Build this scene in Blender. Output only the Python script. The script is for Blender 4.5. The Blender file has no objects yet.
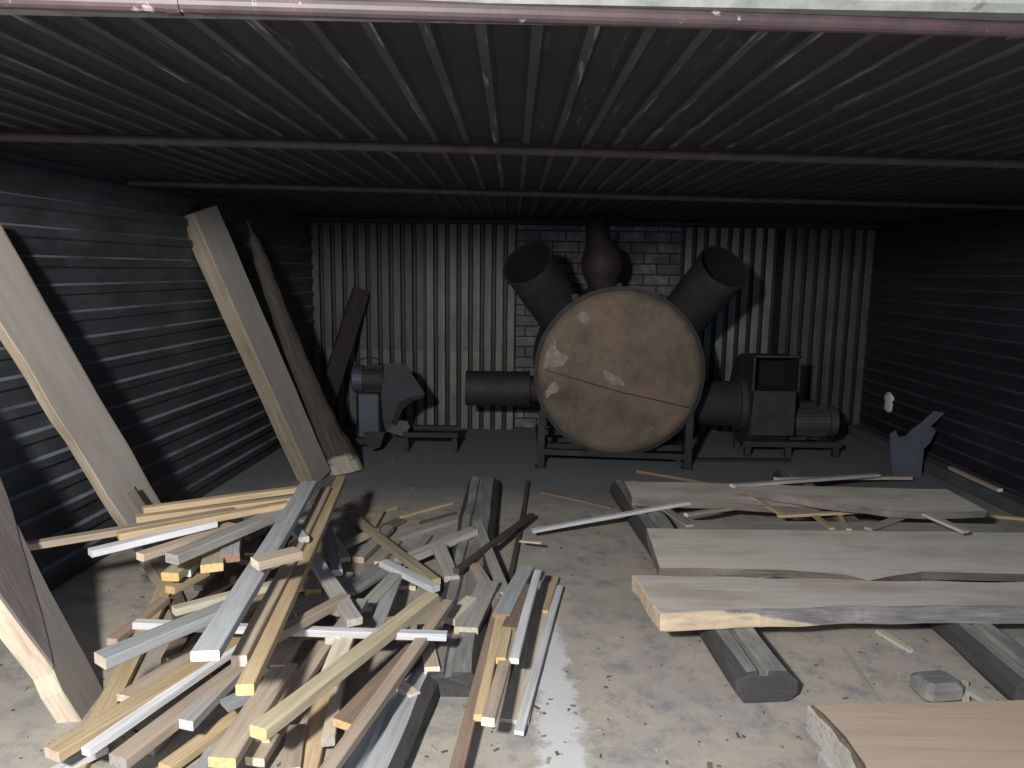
import bpy, math, random
from mathutils import Vector, Matrix, noise
random.seed(7)
S = bpy.context.scene
COL = S.collection
PI = math.pi

# ------------------------------------------------------------------ camera
F = 760.0; PITCH = math.radians(8.5); ROLL = 0.013
CAM = Vector((0, 0, 1.6))
fw = Vector((0, math.cos(PITCH), -math.sin(PITCH)))
rt0 = Vector((1, 0, 0)); up0 = Vector((0, math.sin(PITCH), math.cos(PITCH)))
rt = rt0*math.cos(ROLL) + up0*math.sin(ROLL)
up = up0*math.cos(ROLL) - rt0*math.sin(ROLL)
def ray(px, py): return fw*F + rt*(px-512) - up*(py-384)
def atz(px, py, z=0.0):
    d = ray(px, py); return CAM + d*((z-CAM.z)/d.z)
def aty(px, py, y):
    d = ray(px, py); return CAM + d*((y-CAM.y)/d.y)
def atx(px, py, x):
    d = ray(px, py); return CAM + d*((x-CAM.x)/d.x)
cd = bpy.data.cameras.new('camera'); cam = bpy.data.objects.new('camera', cd); COL.objects.link(cam)
cd.sensor_width = 36; cd.lens = 36*F/1024; cd.clip_start = .05
cam.matrix_world = Matrix(((rt.x, up.x, -fw.x, 0), (rt.y, up.y, -fw.y, 0), (rt.z, up.z, -fw.z, CAM.z), (0, 0, 0, 1)))
S.camera = cam

# ------------------------------------------------------------------ materials
def newmat(name):
    m = bpy.data.materials.new(name); m.use_nodes = True
    nt = m.node_tree; b = nt.nodes['Principled BSDF']
    return m, nt, b
def N(nt, t, **kw):
    n = nt.nodes.new(t)
    for k, v in kw.items(): setattr(n, k, v)
    return n
def ramp(nt, src, stops):
    r = N(nt, 'ShaderNodeValToRGB'); e = r.color_ramp.elements
    e[0].position = stops[0][0]; e[0].color = (*stops[0][1], 1)
    e[-1].position = stops[-1][0]; e[-1].color = (*stops[-1][1], 1)
    for p, c in stops[1:-1]:
        k = e.new(p); k.color = (*c, 1)
    nt.links.new(src, r.inputs[0]); return r
def texnoise(nt, vec, scale, detail=5, rough=.6, sc=None, loc=None):
    mp = N(nt, 'ShaderNodeMapping')
    if sc: mp.inputs['Scale'].default_value = sc
    if loc: mp.inputs['Location'].default_value = loc
    nt.links.new(vec, mp.inputs[0])
    n = N(nt, 'ShaderNodeTexNoise'); n.inputs['Scale'].default_value = scale
    n.inputs['Detail'].default_value = detail; n.inputs['Roughness'].default_value = rough
    nt.links.new(mp.outputs[0], n.inputs['Vector']); return n
def mixc(nt, fac, a, b, mode='MIX'):
    m = N(nt, 'ShaderNodeMix', data_type='RGBA', blend_type=mode)
    for i, v in ((0, fac), (6, a), (7, b)):
        if isinstance(v, (int, float)): m.inputs[i].default_value = v
        elif isinstance(v, tuple): m.inputs[i].default_value = (*v, 1)
        else: nt.links.new(v, m.inputs[i])
    return m.outputs[2]
def bump(nt, b, src, strength, dist):
    bp = N(nt, 'ShaderNodeBump'); bp.inputs['Strength'].default_value = strength; bp.inputs['Distance'].default_value = dist
    nt.links.new(src, bp.inputs['Height']); nt.links.new(bp.outputs[0], b.inputs['Normal'])
def sc(c, k): return tuple(min(1, x*k) for x in c)

def wood(name, c, stain=None, stain_amt=.35, rough=.82, grain=1.0, gc=1.0):
    m, nt, b = newmat(name)
    tc = N(nt, 'ShaderNodeTexCoord'); oi = N(nt, 'ShaderNodeObjectInfo')
    ad = N(nt, 'ShaderNodeVectorMath', operation='ADD')
    cmb = N(nt, 'ShaderNodeCombineXYZ')
    mu = N(nt, 'ShaderNodeMath', operation='MULTIPLY'); mu.inputs[1].default_value = 37
    nt.links.new(oi.outputs['Random'], mu.inputs[0])
    for i in range(3): nt.links.new(mu.outputs[0], cmb.inputs[i])
    nt.links.new(tc.outputs['Object'], ad.inputs[0]); nt.links.new(cmb.outputs[0], ad.inputs[1])
    g = texnoise(nt, ad.outputs[0], 9*grain, 6, .65, (.35, 6, 6))
    col = ramp(nt, g.outputs[0], [(.3, sc(c, 1-.32*gc)), (.5, c), (.72, sc(c, 1+.18*gc))]).outputs[0]
    p = texnoise(nt, ad.outputs[0], 2.2, 4, .6, (1, 3, 3))
    st = stain or (c[0]*.6, c[1]*.58, c[2]*.6)
    rp = ramp(nt, p.outputs[0], [(.46, (0, 0, 0)), (.66, (stain_amt,)*3)])
    col = mixc(nt, rp.outputs[0], col, st)
    hv = N(nt, 'ShaderNodeHueSaturation')
    mr = N(nt, 'ShaderNodeMapRange'); mr.inputs[3].default_value = .82; mr.inputs[4].default_value = 1.15
    nt.links.new(oi.outputs['Random'], mr.inputs[0]); nt.links.new(mr.outputs[0], hv.inputs['Value'])
    nt.links.new(col, hv.inputs['Color']); nt.links.new(hv.outputs[0], b.inputs['Base Color'])
    b.inputs['Roughness'].default_value = rough; b.inputs['Specular IOR Level'].default_value = .25
    bump(nt, b, g.outputs[0], .5, .004)
    return m
W = dict(
    tan=wood('tan_wood', (.49, .375, .225)), cream=wood('cream_wood', (.60, .54, .41)),
    grey=wood('grey_wood', (.36, .345, .31)), blue=wood('blue_grey_wood', (.35, .362, .362)),
    white=wood('white_wood', (.60, .60, .60), stain_amt=.15), brown=wood('brown_wood', (.235, .17, .125)),
    dark=wood('dark_wood', (.11, .088, .07)), taupe=wood('taupe_wood', (.40, .325, .245)),
    olive=wood('olive_wood', (.42, .365, .24)), pink=wood('pink_wood', (.52, .40, .31)))
END = dict(tan=wood('tan_end', (.66, .46, .22), stain_amt=.1), cream=wood('cream_end', (.68, .60, .44), stain_amt=.1),
           grey=wood('grey_end', (.42, .39, .34)), white=wood('white_end', (.66, .66, .66), stain_amt=.05),
           brown=wood('brown_end', (.28, .18, .13)), orange=wood('orange_end', (.68, .41, .16), stain_amt=.1),
           dark=wood('dark_end', (.1, .085, .07)), red=wood('red_end', (.33, .19, .12)), pink=wood('pink_end', (.70, .53, .42), stain_amt=.1))
M_slab = wood('sawn_grey_slab', (.68, .645, .56), stain=(.50, .44, .345), stain_amt=.8, grain=.55, gc=.4)
M_slabedge = wood('sawn_slab_edge', (.52, .41, .27), stain=(.17, .145, .13), stain_amt=.75, grain=.6, gc=.4)
M_stain = wood('grey_stained_edge', (.20, .185, .18), stain=(.30, .235, .19), stain_amt=.7, grain=.6)
M_wane = wood('dark_waney_edge', (.19, .165, .14), stain=(.34, .30, .25), stain_amt=.6, grain=1.2)
def blendwood(name, ca, cb, x0, x1, zk, amp, axis='X', nsc=5):
    m, nt, b = newmat(name); tc = N(nt, 'ShaderNodeTexCoord'); o = tc.outputs['Object']
    g_ = texnoise(nt, o, 9, 6, .65, (.5, 5, 5))
    A = ramp(nt, g_.outputs[0], [(.3, sc(ca, .7)), (.5, ca), (.7, sc(ca, 1.25))]).outputs[0]
    B = ramp(nt, g_.outputs[0], [(.3, sc(cb, .6)), (.5, cb), (.7, sc(cb, 1.5))]).outputs[0]
    s_ = N(nt, 'ShaderNodeSeparateXYZ'); nt.links.new(o, s_.inputs[0])
    n_ = texnoise(nt, o, nsc, 6, .65)
    def mth(op, p, q):
        k = N(nt, 'ShaderNodeMath', operation=op)
        for i_, v_ in ((0, p), (1, q)):
            if isinstance(v_, (int, float)): k.inputs[i_].default_value = v_
            else: nt.links.new(v_, k.inputs[i_])
        return k.outputs[0]
    v = mth('ADD', mth('ADD', s_.outputs['X'], mth('MULTIPLY', s_.outputs['Z'], zk)), mth('MULTIPLY', mth('SUBTRACT', n_.outputs[0], .5), amp))
    r = N(nt, 'ShaderNodeMapRange'); r.inputs[1].default_value = x0; r.inputs[2].default_value = x1; nt.links.new(v, r.inputs[0])
    nt.links.new(mixc(nt, r.outputs[0], A, B), b.inputs['Base Color']); b.inputs['Roughness'].default_value = .85
    bump(nt, b, g_.outputs[0], .6, .006); return m
M_red = wood('reddish_slab', (.45, .345, .255), stain=(.40, .34, .27), stain_amt=.5, grain=.5, gc=.4)
M_lean = wood('leaning_slab_face', (.23, .213, .188), stain=(.17, .155, .132), stain_amt=.45, grain=.5, gc=.4)
M_leanedge = wood('leaning_slab_edge', (.33, .275, .205), stain=(.2, .15, .11), stain_amt=.6, grain=.7)
M_bark = wood('bark', (.115, .085, .063), stain=(.25, .19, .135), stain_amt=.7, grain=2.2)
M_sap = wood('pale_sapwood', (.58, .49, .37), stain=(.36, .21, .13), stain_amt=.75, grain=.6)
M_char = wood('charred_timber', (.2, .195, .185), stain=(.36, .345, .31), stain_amt=.8, grain=1.6)
M_charend = wood('charred_end', (.058, .055, .055), stain=(.11, .105, .1), stain_amt=.5, grain=2)
M_bark2 = wood('weathered_bark_face', (.19, .165, .15), stain=(.27, .245, .22), stain_amt=.7, grain=2)
M_post = wood('dark_post_wood', (.04, .034, .03))

def metal(name, c, var=.4, rough=.7, met=.2, scale=6, spots=None):
    m, nt, b = newmat(name); tc = N(nt, 'ShaderNodeTexCoord')
    n = texnoise(nt, tc.outputs['Object'], scale, 8, .65)
    col = ramp(nt, n.outputs[0], [(.3, sc(c, 1-var)), (.7, sc(c, 1+var))]).outputs[0]
    if spots:
        n2 = texnoise(nt, tc.outputs['Object'], spots[1], 5, .6, loc=(3, 7, 1))
        r = ramp(nt, n2.outputs[0], [(spots[2], (0, 0, 0)), (spots[2]+.05, (1, 1, 1))])
        col = mixc(nt, r.outputs[0], col, spots[0])
    nt.links.new(col, b.inputs['Base Color'])
    b.inputs['Roughness'].default_value = rough; b.inputs['Metallic'].default_value = met
    bump(nt, b, n.outputs[0], .3, .004)
    return m
M_soot = metal('sooty_steel', (.026, .023, .023), .4)
M_shadein = metal('shaded_inside', (.004, .004, .005), .3, .95, 0)  # near-black colour puts the shade into the hollow insides
M_rust = metal('rusty_flue', (.035, .024, .021), .45)
M_blower = metal('dusty_blower_steel', (.036, .032, .029), .4)
M_motor = metal('grey_motor_paint', (.06, .062, .066), .3, .55)
M_motor2 = metal('blue_grey_motor_paint', (.06, .07, .085), .25, .5)
M_plate = metal('grey_torn_plate', (.06, .063, .07), .25, .6)
M_cable = metal('black_cable', (.02, .02, .02), .2)
M_pipe = metal('purple_brown_pipe_paint', (.026, .0145, .0165), .5, .6, .0, 9, ((.16, .13, .135), 22, .64))
M_pipe2 = metal('sooty_pipe_paint', (.045, .033, .037), .4, .7, .0, 9, ((.2, .17, .17), 30, .72))
M_lintel = metal('lintel_concrete', (.15, .158, .148), .35, .9, 0, 14, ((.08, .075, .07), 9, .6))
M_scrap = metal('galvanised_scrap', (.09, .1, .12), .2, .55, .3)
M_blob = metal('pale_lump', (.62, .62, .62), .15, .9, 0, 20)  # pale tone for the small lump on the right wall

def lidmat():
    m, nt, b = newmat('rust_brown_lid'); tc = N(nt, 'ShaderNodeTexCoord')
    o = tc.outputs['Object']
    n = texnoise(nt, o, 2.6, 10, .72, loc=(1, 4, 2))
    col = ramp(nt, n.outputs[0], [(.30, (.052, .044, .028)), (.44, (.105, .085, .055)), (.55, (.15, .108, .075)), (.68, (.20, .125, .095))]).outputs[0]
    n2 = texnoise(nt, o, 9, 9, .75, loc=(2, 2, 8))
    r2 = ramp(nt, n2.outputs[0], [(.5, (0, 0, 0)), (.66, (.4, .4, .4))]); col = mixc(nt, r2.outputs[0], col, (.06, .05, .036))
    n3 = texnoise(nt, o, 3.2, 8, .75, loc=(5, 2, 9))
    r3 = ramp(nt, n3.outputs[0], [(.58, (0, 0, 0)), (.68, (.3, .3, .3))]); col = mixc(nt, r3.outputs[0], col, (.26, .18, .125))
    n4 = texnoise(nt, o, 13, 6, .65, (1, .4, 1), (1, 8, 3))
    r4 = ramp(nt, n4.outputs[0], [(.69, (0, 0, 0)), (.72, (.55, .55, .55))]); col = mixc(nt, r4.outputs[0], col, (.36, .29, .22))
    nt.links.new(col, b.inputs['Base Color']); b.inputs['Roughness'].default_value = .8
    bump(nt, b, n2.outputs[0], .35, .006); return m
M_lid = lidmat()
M_flake = metal('pale_flaked_paint', (.23, .185, .145), .5, .9, 0, 18)

def clad(name, base, dust, lo, hi, up_axis, streak, spots=.7, rough=.6):
    """painted profiled sheet; settled dust lies on slopes that face up, plus streaks along the ribs"""
    m, nt, b = newmat(name); tc = N(nt, 'ShaderNodeTexCoord'); ge = N(nt, 'ShaderNodeNewGeometry')
    o = tc.outputs['Object']
    n = texnoise(nt, o, 1.3, 8, .7)
    n2 = texnoise(nt, o, 5, 8, .75, streak)
    f1 = N(nt, 'ShaderNodeMath', operation='MULTIPLY')
    nt.links.new(n.outputs[0], f1.inputs[0]); nt.links.new(n2.outputs[0], f1.inputs[1])
    r = ramp(nt, f1.outputs[0], [(.17, (lo,)*3), (.42, (hi,)*3)])
    col = mixc(nt, r.outputs[0], base, dust)
    if up_axis:
        sx = N(nt, 'ShaderNodeSeparateXYZ'); nt.links.new(ge.outputs['True Normal'], sx.inputs[0])
        rr = ramp(nt, sx.outputs['Z'], [(.2, (0, 0, 0)), (.5, (1, 1, 1))])
        n5 = texnoise(nt, o, 3.5, 6, .7, (.6, .6, 1))
        r5 = ramp(nt, n5.outputs[0], [(.30, (.1*up_axis,)*3), (.52, (up_axis,)*3)])
        mm = N(nt, 'ShaderNodeMath', operation='MULTIPLY'); nt.links.new(rr.outputs[0], mm.inputs[0]); nt.links.new(r5.outputs[0], mm.inputs[1])
        col = mixc(nt, mm.outputs[0], col, sc(dust, 2.2))
    n6 = texnoise(nt, o, 16, 4, .55, streak, (4, 4, 4))
    r6 = ramp(nt, n6.outputs[0], [(spots, (0, 0, 0)), (spots+.06, (.8, .8, .8))])
    col = mixc(nt, r6.outputs[0], col, sc(dust, 2.2))
    nt.links.new(col, b.inputs['Base Color']); b.inputs['Roughness'].default_value = rough
    return m
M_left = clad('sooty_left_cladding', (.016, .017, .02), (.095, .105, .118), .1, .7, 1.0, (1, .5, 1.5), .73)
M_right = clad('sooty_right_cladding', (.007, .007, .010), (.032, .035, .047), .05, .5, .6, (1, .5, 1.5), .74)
M_ceil = clad('sooty_ceiling_cladding', (.008, .0075, .0105), (.026, .024, .028), .0, .6, 0, (3, .22, 1), .64)
M_ceilrib = clad('paler_ceiling_rib', (.018, .017, .020), (.075, .071, .077), .1, .8, 0, (3, .22, 1), .60)  # ribs get a paler tone than the flats between them
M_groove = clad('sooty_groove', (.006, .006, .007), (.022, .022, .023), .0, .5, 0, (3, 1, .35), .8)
M_back = clad('grey_green_cladding', (.07, .076, .066), (.24, .262, .225), .1, .9, 0, (3, 1, .35), .78)
M_backm = clad('mid_tone_back_cladding', (.05, .054, .048), (.18, .19, .168), .1, .8, 0, (3, 1, .35), .78)  # middle tone for the low sheet in the left corner
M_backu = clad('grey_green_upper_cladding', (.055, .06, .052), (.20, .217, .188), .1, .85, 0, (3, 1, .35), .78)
M_backd = clad('dark_back_cladding', (.026, .028, .025), (.12, .127, .113), .05, .7, 0, (3, 1, .35), .78)  # darkest tone, for the upper left and right corner sheets

def brickmat():
    m, nt, b = newmat('sooty_brick'); tc = N(nt, 'ShaderNodeTexCoord')
    mp = N(nt, 'ShaderNodeMapping'); mp.inputs['Rotation'].default_value = (PI/2, 0, 0)
    nt.links.new(tc.outputs['Object'], mp.inputs[0])
    n = texnoise(nt, tc.outputs['Object'], 4, 8, .7)
    col = ramp(nt, n.outputs[0], [(.3, (.07, .066, .066)), (.52, (.14, .135, .135)), (.7, (.34, .33, .33))]).outputs[0]
    col2 = ramp(nt, n.outputs[0], [(.3, (.05, .047, .046)), (.5, (.10, .096, .096)), (.7, (.25, .24, .235))]).outputs[0]
    bt = N(nt, 'ShaderNodeTexBrick'); nt.links.new(mp.outputs[0], bt.inputs['Vector'])
    bt.inputs['Scale'].default_value = 1; bt.inputs['Brick Width'].default_value = .26; bt.inputs['Row Height'].default_value = .105
    bt.inputs['Mortar Size'].default_value = .008; bt.inputs['Mortar'].default_value = (.03, .028, .028, 1)
    nt.links.new(col, bt.inputs['Color1']); nt.links.new(col2, bt.inputs['Color2'])
    nt.links.new(bt.outputs[0], b.inputs['Base Color']); b.inputs['Roughness'].default_value = .95
    bump(nt, b, bt.outputs['Fac'], -.6, .01); return m
M_brick = brickmat()

def floormat():
    m, nt, b = newmat('dusty_concrete'); tc = N(nt, 'ShaderNodeTexCoord'); o = tc.outputs['Object']
    n = texnoise(nt, o, 1.1, 8, .65)
    col = ramp(nt, n.outputs[0], [(.3, (.31, .295, .265)), (.5, (.41, .378, .32)), (.7, (.45, .39, .305))]).outputs[0]
    n2 = texnoise(nt, o, 7, 9, .75, loc=(3, 1, 0))
    r2 = ramp(nt, n2.outputs[0], [(.47, (0, 0, 0)), (.62, (.8, .8, .8))])
    col = mixc(nt, r2.outputs[0], col, (.225, .228, .232))
    n9 = texnoise(nt, o, 3.2, 7, .7, loc=(7, 9, 0)); r9 = ramp(nt, n9.outputs[0], [(.5, (0, 0, 0)), (.64, (.55, .55, .55))]); col = mixc(nt, r9.outputs[0], col, (.47, .42, .33))
    n3 = texnoise(nt, o, 42, 3, .6)
    r3 = ramp(nt, n3.outputs[0], [(.66, (0, 0, 0)), (.72, (.7, .7, .7))])
    col = mixc(nt, r3.outputs[0], col, (.12, .10, .085))
    # white powder spilled in a winding trail
    sp = N(nt, 'ShaderNodeSeparateXYZ'); nt.links.new(o, sp.inputs[0])
    yr = N(nt, 'ShaderNodeMapRange'); yr.inputs[1].default_value = 2.6; yr.inputs[2].default_value = 4.0; nt.links.new(sp.outputs['Y'], yr.inputs[0])
    st_ = []
    for (px_, py_, hw) in ((566, 800, 30), (565, 768, 24), (562, 740, 19), (562, 715, 15), (558, 690, 14), (552, 668, 14), (543, 645, 16), (536, 620, 14), (534, 600, 4)):
        p_ = atz(px_, py_); q_ = atz(px_+hw, py_); st_.append(((p_.y-2)/2, (p_.x, q_.x-p_.x, 0)))
    st_.sort()
    cr = ramp(nt, yr.outputs[0], st_); ss = N(nt, 'ShaderNodeSeparateColor'); nt.links.new(cr.outputs[0], ss.inputs[0])
    def mth(op, a_, b_):
        m_ = N(nt, 'ShaderNodeMath', operation=op)
        for k_, v_ in ((0, a_), (1, b_)):
            if isinstance(v_, (int, float)): m_.inputs[k_].default_value = v_
            else: nt.links.new(v_, m_.inputs[k_])
        return m_.outputs[0]
    n7 = texnoise(nt, o, 11, 9, .75, loc=(8, 3, 0))
    dd = mth('ABSOLUTE', mth('SUBTRACT', sp.outputs['X'], ss.outputs[0]), 0)
    dd = mth('DIVIDE', dd, mth('ADD', ss.outputs[1], .001))
    dd = mth('ADD', dd, mth('MULTIPLY', mth('SUBTRACT', n7.outputs[0], .5), 3.2))
    r7 = ramp(nt, dd, [(.55, (.85, .85, .85)), (1.0, (0, 0, 0))])
    inY = mth('MULTIPLY', mth('GREATER_THAN', st_[-1][0], yr.outputs[0]), r7.outputs[0])
    col = mixc(nt, inY, col, (.60, .605, .60))
    # floor blended to a darker grey towards the back, with a ragged edge
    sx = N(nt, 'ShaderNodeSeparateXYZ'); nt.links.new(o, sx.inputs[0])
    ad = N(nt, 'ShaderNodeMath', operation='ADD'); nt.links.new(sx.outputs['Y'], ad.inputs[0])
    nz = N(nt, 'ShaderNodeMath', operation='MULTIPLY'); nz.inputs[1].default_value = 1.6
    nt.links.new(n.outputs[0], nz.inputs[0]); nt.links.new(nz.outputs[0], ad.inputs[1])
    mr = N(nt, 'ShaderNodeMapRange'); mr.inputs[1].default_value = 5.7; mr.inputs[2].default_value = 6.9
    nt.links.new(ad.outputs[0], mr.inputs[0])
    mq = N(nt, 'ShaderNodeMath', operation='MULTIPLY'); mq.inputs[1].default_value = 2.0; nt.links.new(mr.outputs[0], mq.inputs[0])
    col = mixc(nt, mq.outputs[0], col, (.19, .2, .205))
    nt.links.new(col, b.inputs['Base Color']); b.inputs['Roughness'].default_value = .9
    b.inputs['Specular IOR Level'].default_value = .2
    bump(nt, b, n2.outputs[0], .4, .006); return m
M_floor = floormat()
M_spill = metal('white_dust', (.60, .605, .60), .2, .95, 0, 12)
M_kerb = metal('sooty_kerb', (.07, .073, .08), .35, .9, 0)

# ------------------------------------------------------------------ mesh helpers
def link(o, parent=None):
    COL.objects.link(o)
    if parent: o.parent = parent
    return o
def mesh(name, V, Fc, mats, mi=None, parent=None, smooth=False, M=None):
    me = bpy.data.meshes.new(name); me.from_pydata([tuple(v) for v in V], [], Fc)
    for m in (mats if isinstance(mats, (list, tuple)) else [mats]): me.materials.append(m)
    if mi: me.polygons.foreach_set('material_index', mi)
    if smooth: me.polygons.foreach_set('use_smooth', [True]*len(Fc))
    me.validate(); me.update()
    o = bpy.data.objects.new(name, me); link(o, parent)
    if M is not None:
        o.matrix_local = M
    return o
def tag(o, label=None, cat=None, group=None, kind=None):
    if label: o['label'] = label
    if cat: o['category'] = cat
    if group: o['group'] = group
    if kind: o['kind'] = kind
    return o
def empty(name, loc, label, cat, group=None):
    o = bpy.data.objects.new(name, None); o.empty_display_size = .1; COL.objects.link(o); o.location = loc
    return tag(o, label, cat, group)
class MB:
    def __init__(s): s.V = []; s.F = []; s.m = []
    def add(s, V, Fc, mi=0):
        b = len(s.V); s.V += [Vector(v) for v in V]
        for f in Fc: s.F.append([i+b for i in f]); s.m.append(mi)
    def box(s, c, d, mi=0, R=None, bev=0):
        c = Vector(c); h = Vector(d)/2; b = min(bev, min(h)*.9)
        if b <= 0:
            V = [Vector((x*h.x, y*h.y, z*h.z)) for x in (-1, 1) for y in (-1, 1) for z in (-1, 1)]
            Fc = [(0, 1, 3, 2), (4, 6, 7, 5), (0, 4, 5, 1), (2, 3, 7, 6), (0, 2, 6, 4), (1, 5, 7, 3)]
        else:
            V = []; Fc = []
            prof = [(-h.x+b, -h.y), (h.x-b, -h.y), (h.x, -h.y+b), (h.x, h.y-b), (h.x-b, h.y), (-h.x+b, h.y), (-h.x, h.y-b), (-h.x, -h.y+b)]
            for z, k in ((-h.z, 1), (-h.z+b, 0), (h.z-b, 0), (h.z, 1)):
                for x, y in prof:
                    V.append(Vector((x*(1-k*b/h.x), y*(1-k*b/h.y), z)))
            for r in range(3):
                for i in range(8):
                    Fc.append((r*8+i, r*8+(i+1) % 8, r*8+8+(i+1) % 8, r*8+8+i))
            Fc.append(tuple(range(7, -1, -1))); Fc.append(tuple(range(24, 32)))
        if R: V = [R @ v for v in V]
        s.add([v+c for v in V], Fc, mi); return s
    def bar(s, p, q, w, t, mi=0, upv=(0, 0, 1), bev=0):
        p = Vector(p); q = Vector(q); x = (q-p).normalized(); u = Vector(upv)
        if abs(x.dot(u)) > .98: u = Vector((1, 0, 0))
        y = u.cross(x).normalized(); z = x.cross(y)
        R = Matrix((x, y, z)).transposed()
        return s.box((p+q)/2, ((q-p).length, w, t), mi, R, bev)
    def tube(s, pts, r, n=20, mi=0, cap=True, capmi=None):
        pts = [Vector(p) for p in pts]; rs = r if isinstance(r, (list, tuple)) else [r]*len(pts)
        V = []; Fc = []; prev = None
        for i, p in enumerate(pts):
            t = (pts[min(i+1, len(pts)-1)]-pts[max(i-1, 0)]).normalized()
            if prev is None:
                a = Vector((0, 0, 1)) if abs(t.z) < .9 else Vector((1, 0, 0))
                u = a.cross(t).normalized()
            else: u = (prev-t*prev.dot(t)).normalized()
            prev = u; v = t.cross(u)
            for k in range(n):
                a = 2*PI*k/n; V.append(p+(u*math.cos(a)+v*math.sin(a))*rs[i])
        for i in range(len(pts)-1):
            for k in range(n): Fc.append((i*n+k, i*n+(k+1) % n, i*n+n+(k+1) % n, i*n+n+k))
        s.add(V, Fc, mi)
        if cap:
            b = len(s.V)-len(V)
            s.F.append([b+i for i in range(n-1, -1, -1)]); s.m.append(mi if capmi is None else capmi)
            s.F.append([b+(len(pts)-1)*n+i for i in range(n)]); s.m.append(mi if capmi is None else capmi)
        return s
    def shell(s, p, q, r, th, n=32, mi=0, mi_in=1, closed_at=None):
        """open-ended tube with wall thickness from p to q"""
        p = Vector(p); q = Vector(q); t = (q-p).normalized()
        a = Vector((0, 0, 1)) if abs(t.z) < .9 else Vector((1, 0, 0)); u = a.cross(t).normalized(); v = t.cross(u)
        V = []
        for (c, rr) in ((p, r), (q, r), (q, r-th), (p, r-th)):
            for k in range(n): an = 2*PI*k/n; V.append(c+(u*math.cos(an)+v*math.sin(an))*rr)
        F1 = []; F2 = []
        for k in range(n):
            j = (k+1) % n
            F1 += [(k, j, n+j, n+k), (n+k, n+j, 2*n+j, 2*n+k)]
            F2 += [(2*n+k, 2*n+j, 3*n+j, 3*n+k)]
        b = len(s.V); s.add(V, F1, mi)
        for f in F2: s.F.append([i+b for i in f]); s.m.append(mi_in)
        s.F.append([b+3*n+k for k in range(n)]); s.m.append(mi_in)
        return s
    def build(s, name, mats, parent=None, smooth=False, org=None):
        V = s.V; M = None
        if org is not None:
            V = [v-Vector(org) for v in V]; M = Matrix.Translation(Vector(org))
        elif parent is not None:
            V = [v-parent.location for v in V]
        o = mesh(name, V, s.F, mats, s.m, parent, smooth, M)
        return o

def frame(p, q, nrm):
    """origin p, local x to q, local z near nrm"""
    p = Vector(p); q = Vector(q); x = (q-p).normalized(); z = Vector(nrm); z = (z-x*z.dot(x)).normalized(); y = z.cross(x)
    R = Matrix((x, y, z)).transposed().to_4x4()
    return Matrix.Translation(p) @ R

# stick: local X along it; chamfered section, faint bow, end faces in slot 1
def stick_mesh(name, L, w, h, mats, bow=.004, taper=1.0, seg=8):
    V = []; Fc = []; mi = []; c = min(w, h)*.08
    sd = random.random()*100
    for i in range(seg+1):
        t = i/seg; k = 1-(1-taper)*t
        x = (t-.5)*L
        oy = bow*math.sin(PI*t)*math.cos(sd)+.0015*noise.noise((x*4, sd, 0)); oz = 0.5*bow*math.sin(PI*t)*math.sin(sd)
        sk = (.02*w*math.sin(sd*7)) if i in (0, seg) else 0
        a = w/2*k+.0015*noise.noise((x*6, sd, 5)); b = h/2
        for (y, z) in ((-a+c, -b), (a-c, -b), (a, -b+c), (a, b-c), (a-c, b), (-a+c, b), (-a, b-c), (-a, -b+c)):
            V.append((x+sk*(y/w)*4, y+oy, z+oz))
    for i in range(seg):
        for k in range(8): Fc.append((i*8+k, i*8+8+k, i*8+8+(k+1) % 8, i*8+(k+1) % 8)); mi.append(0)
    Fc.append(tuple(range(8))); mi.append(1); Fc.append(tuple(seg*8+i for i in range(7, -1, -1))); mi.append(1)
    return mesh(name, V, Fc, mats, mi)

# slab: polygon outline in local xy, extruded down local z, lower outline offset outwards for a sloping live edge
def slab(name, M, outline, th, mats, wane=None, parent=None, edge_mi=1, jag=.0):
    n = len(outline); V = []; Fc = []; mi = []
    cx = sum(p[0] for p in outline)/n; cy = sum(p[1] for p in outline)/n
    for lv, z in enumerate((0, -.004, -th*.5, -th+.004, -th)):
        for i, (x, y) in enumerate(outline):
            wv = wane[i] if wane else 0
            k = lv/4
            ins = .004 if lv in (0, 4) else 0
            dx, dy = x-cx, y-cy; l = math.hypot(dx, dy) or 1
            yy = y+(wv*k if abs(wv) > 0 else 0)-ins*(1 if dy > 0 else -1)
            xx = x-ins*(1 if dx > 0 else -1)
            if jag: 
                xx += jag*noise.noise((x*9, y*9, z*30)); yy += jag*noise.noise((x*9+40, y*9, z*30))
            V.append((xx, yy, z))
    for lv in range(4):
        for i in range(n):
            j = (i+1) % n; Fc.append((lv*n+i, lv*n+n+i, lv*n+n+j, lv*n+j)); mi.append(edge_mi)
    Fc.append(tuple(range(n))); mi.append(0); Fc.append(tuple(4*n+i for i in range(n-1, -1, -1))); mi.append(0)
    return mesh(name, V, Fc, mats, mi, parent, False, M)
def refine(poly, step=.12, amp=.006, seed=0, keep=()):
    out = []
    for i, p in enumerate(poly):
        q = poly[(i+1) % len(poly)]; L = math.hypot(q[0]-p[0], q[1]-p[1]); m = max(1, int(L/step))
        for k in range(m):
            t = k/m; x = p[0]+(q[0]-p[0])*t; y = p[1]+(q[1]-p[1])*t
            a = 0 if (i in keep or k == 0) else amp
            out.append((x+a*noise.noise((x*5+seed, y*5, 1)), y+a*2*noise.noise((x*4+seed, y*4, 9))))
    return out

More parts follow.
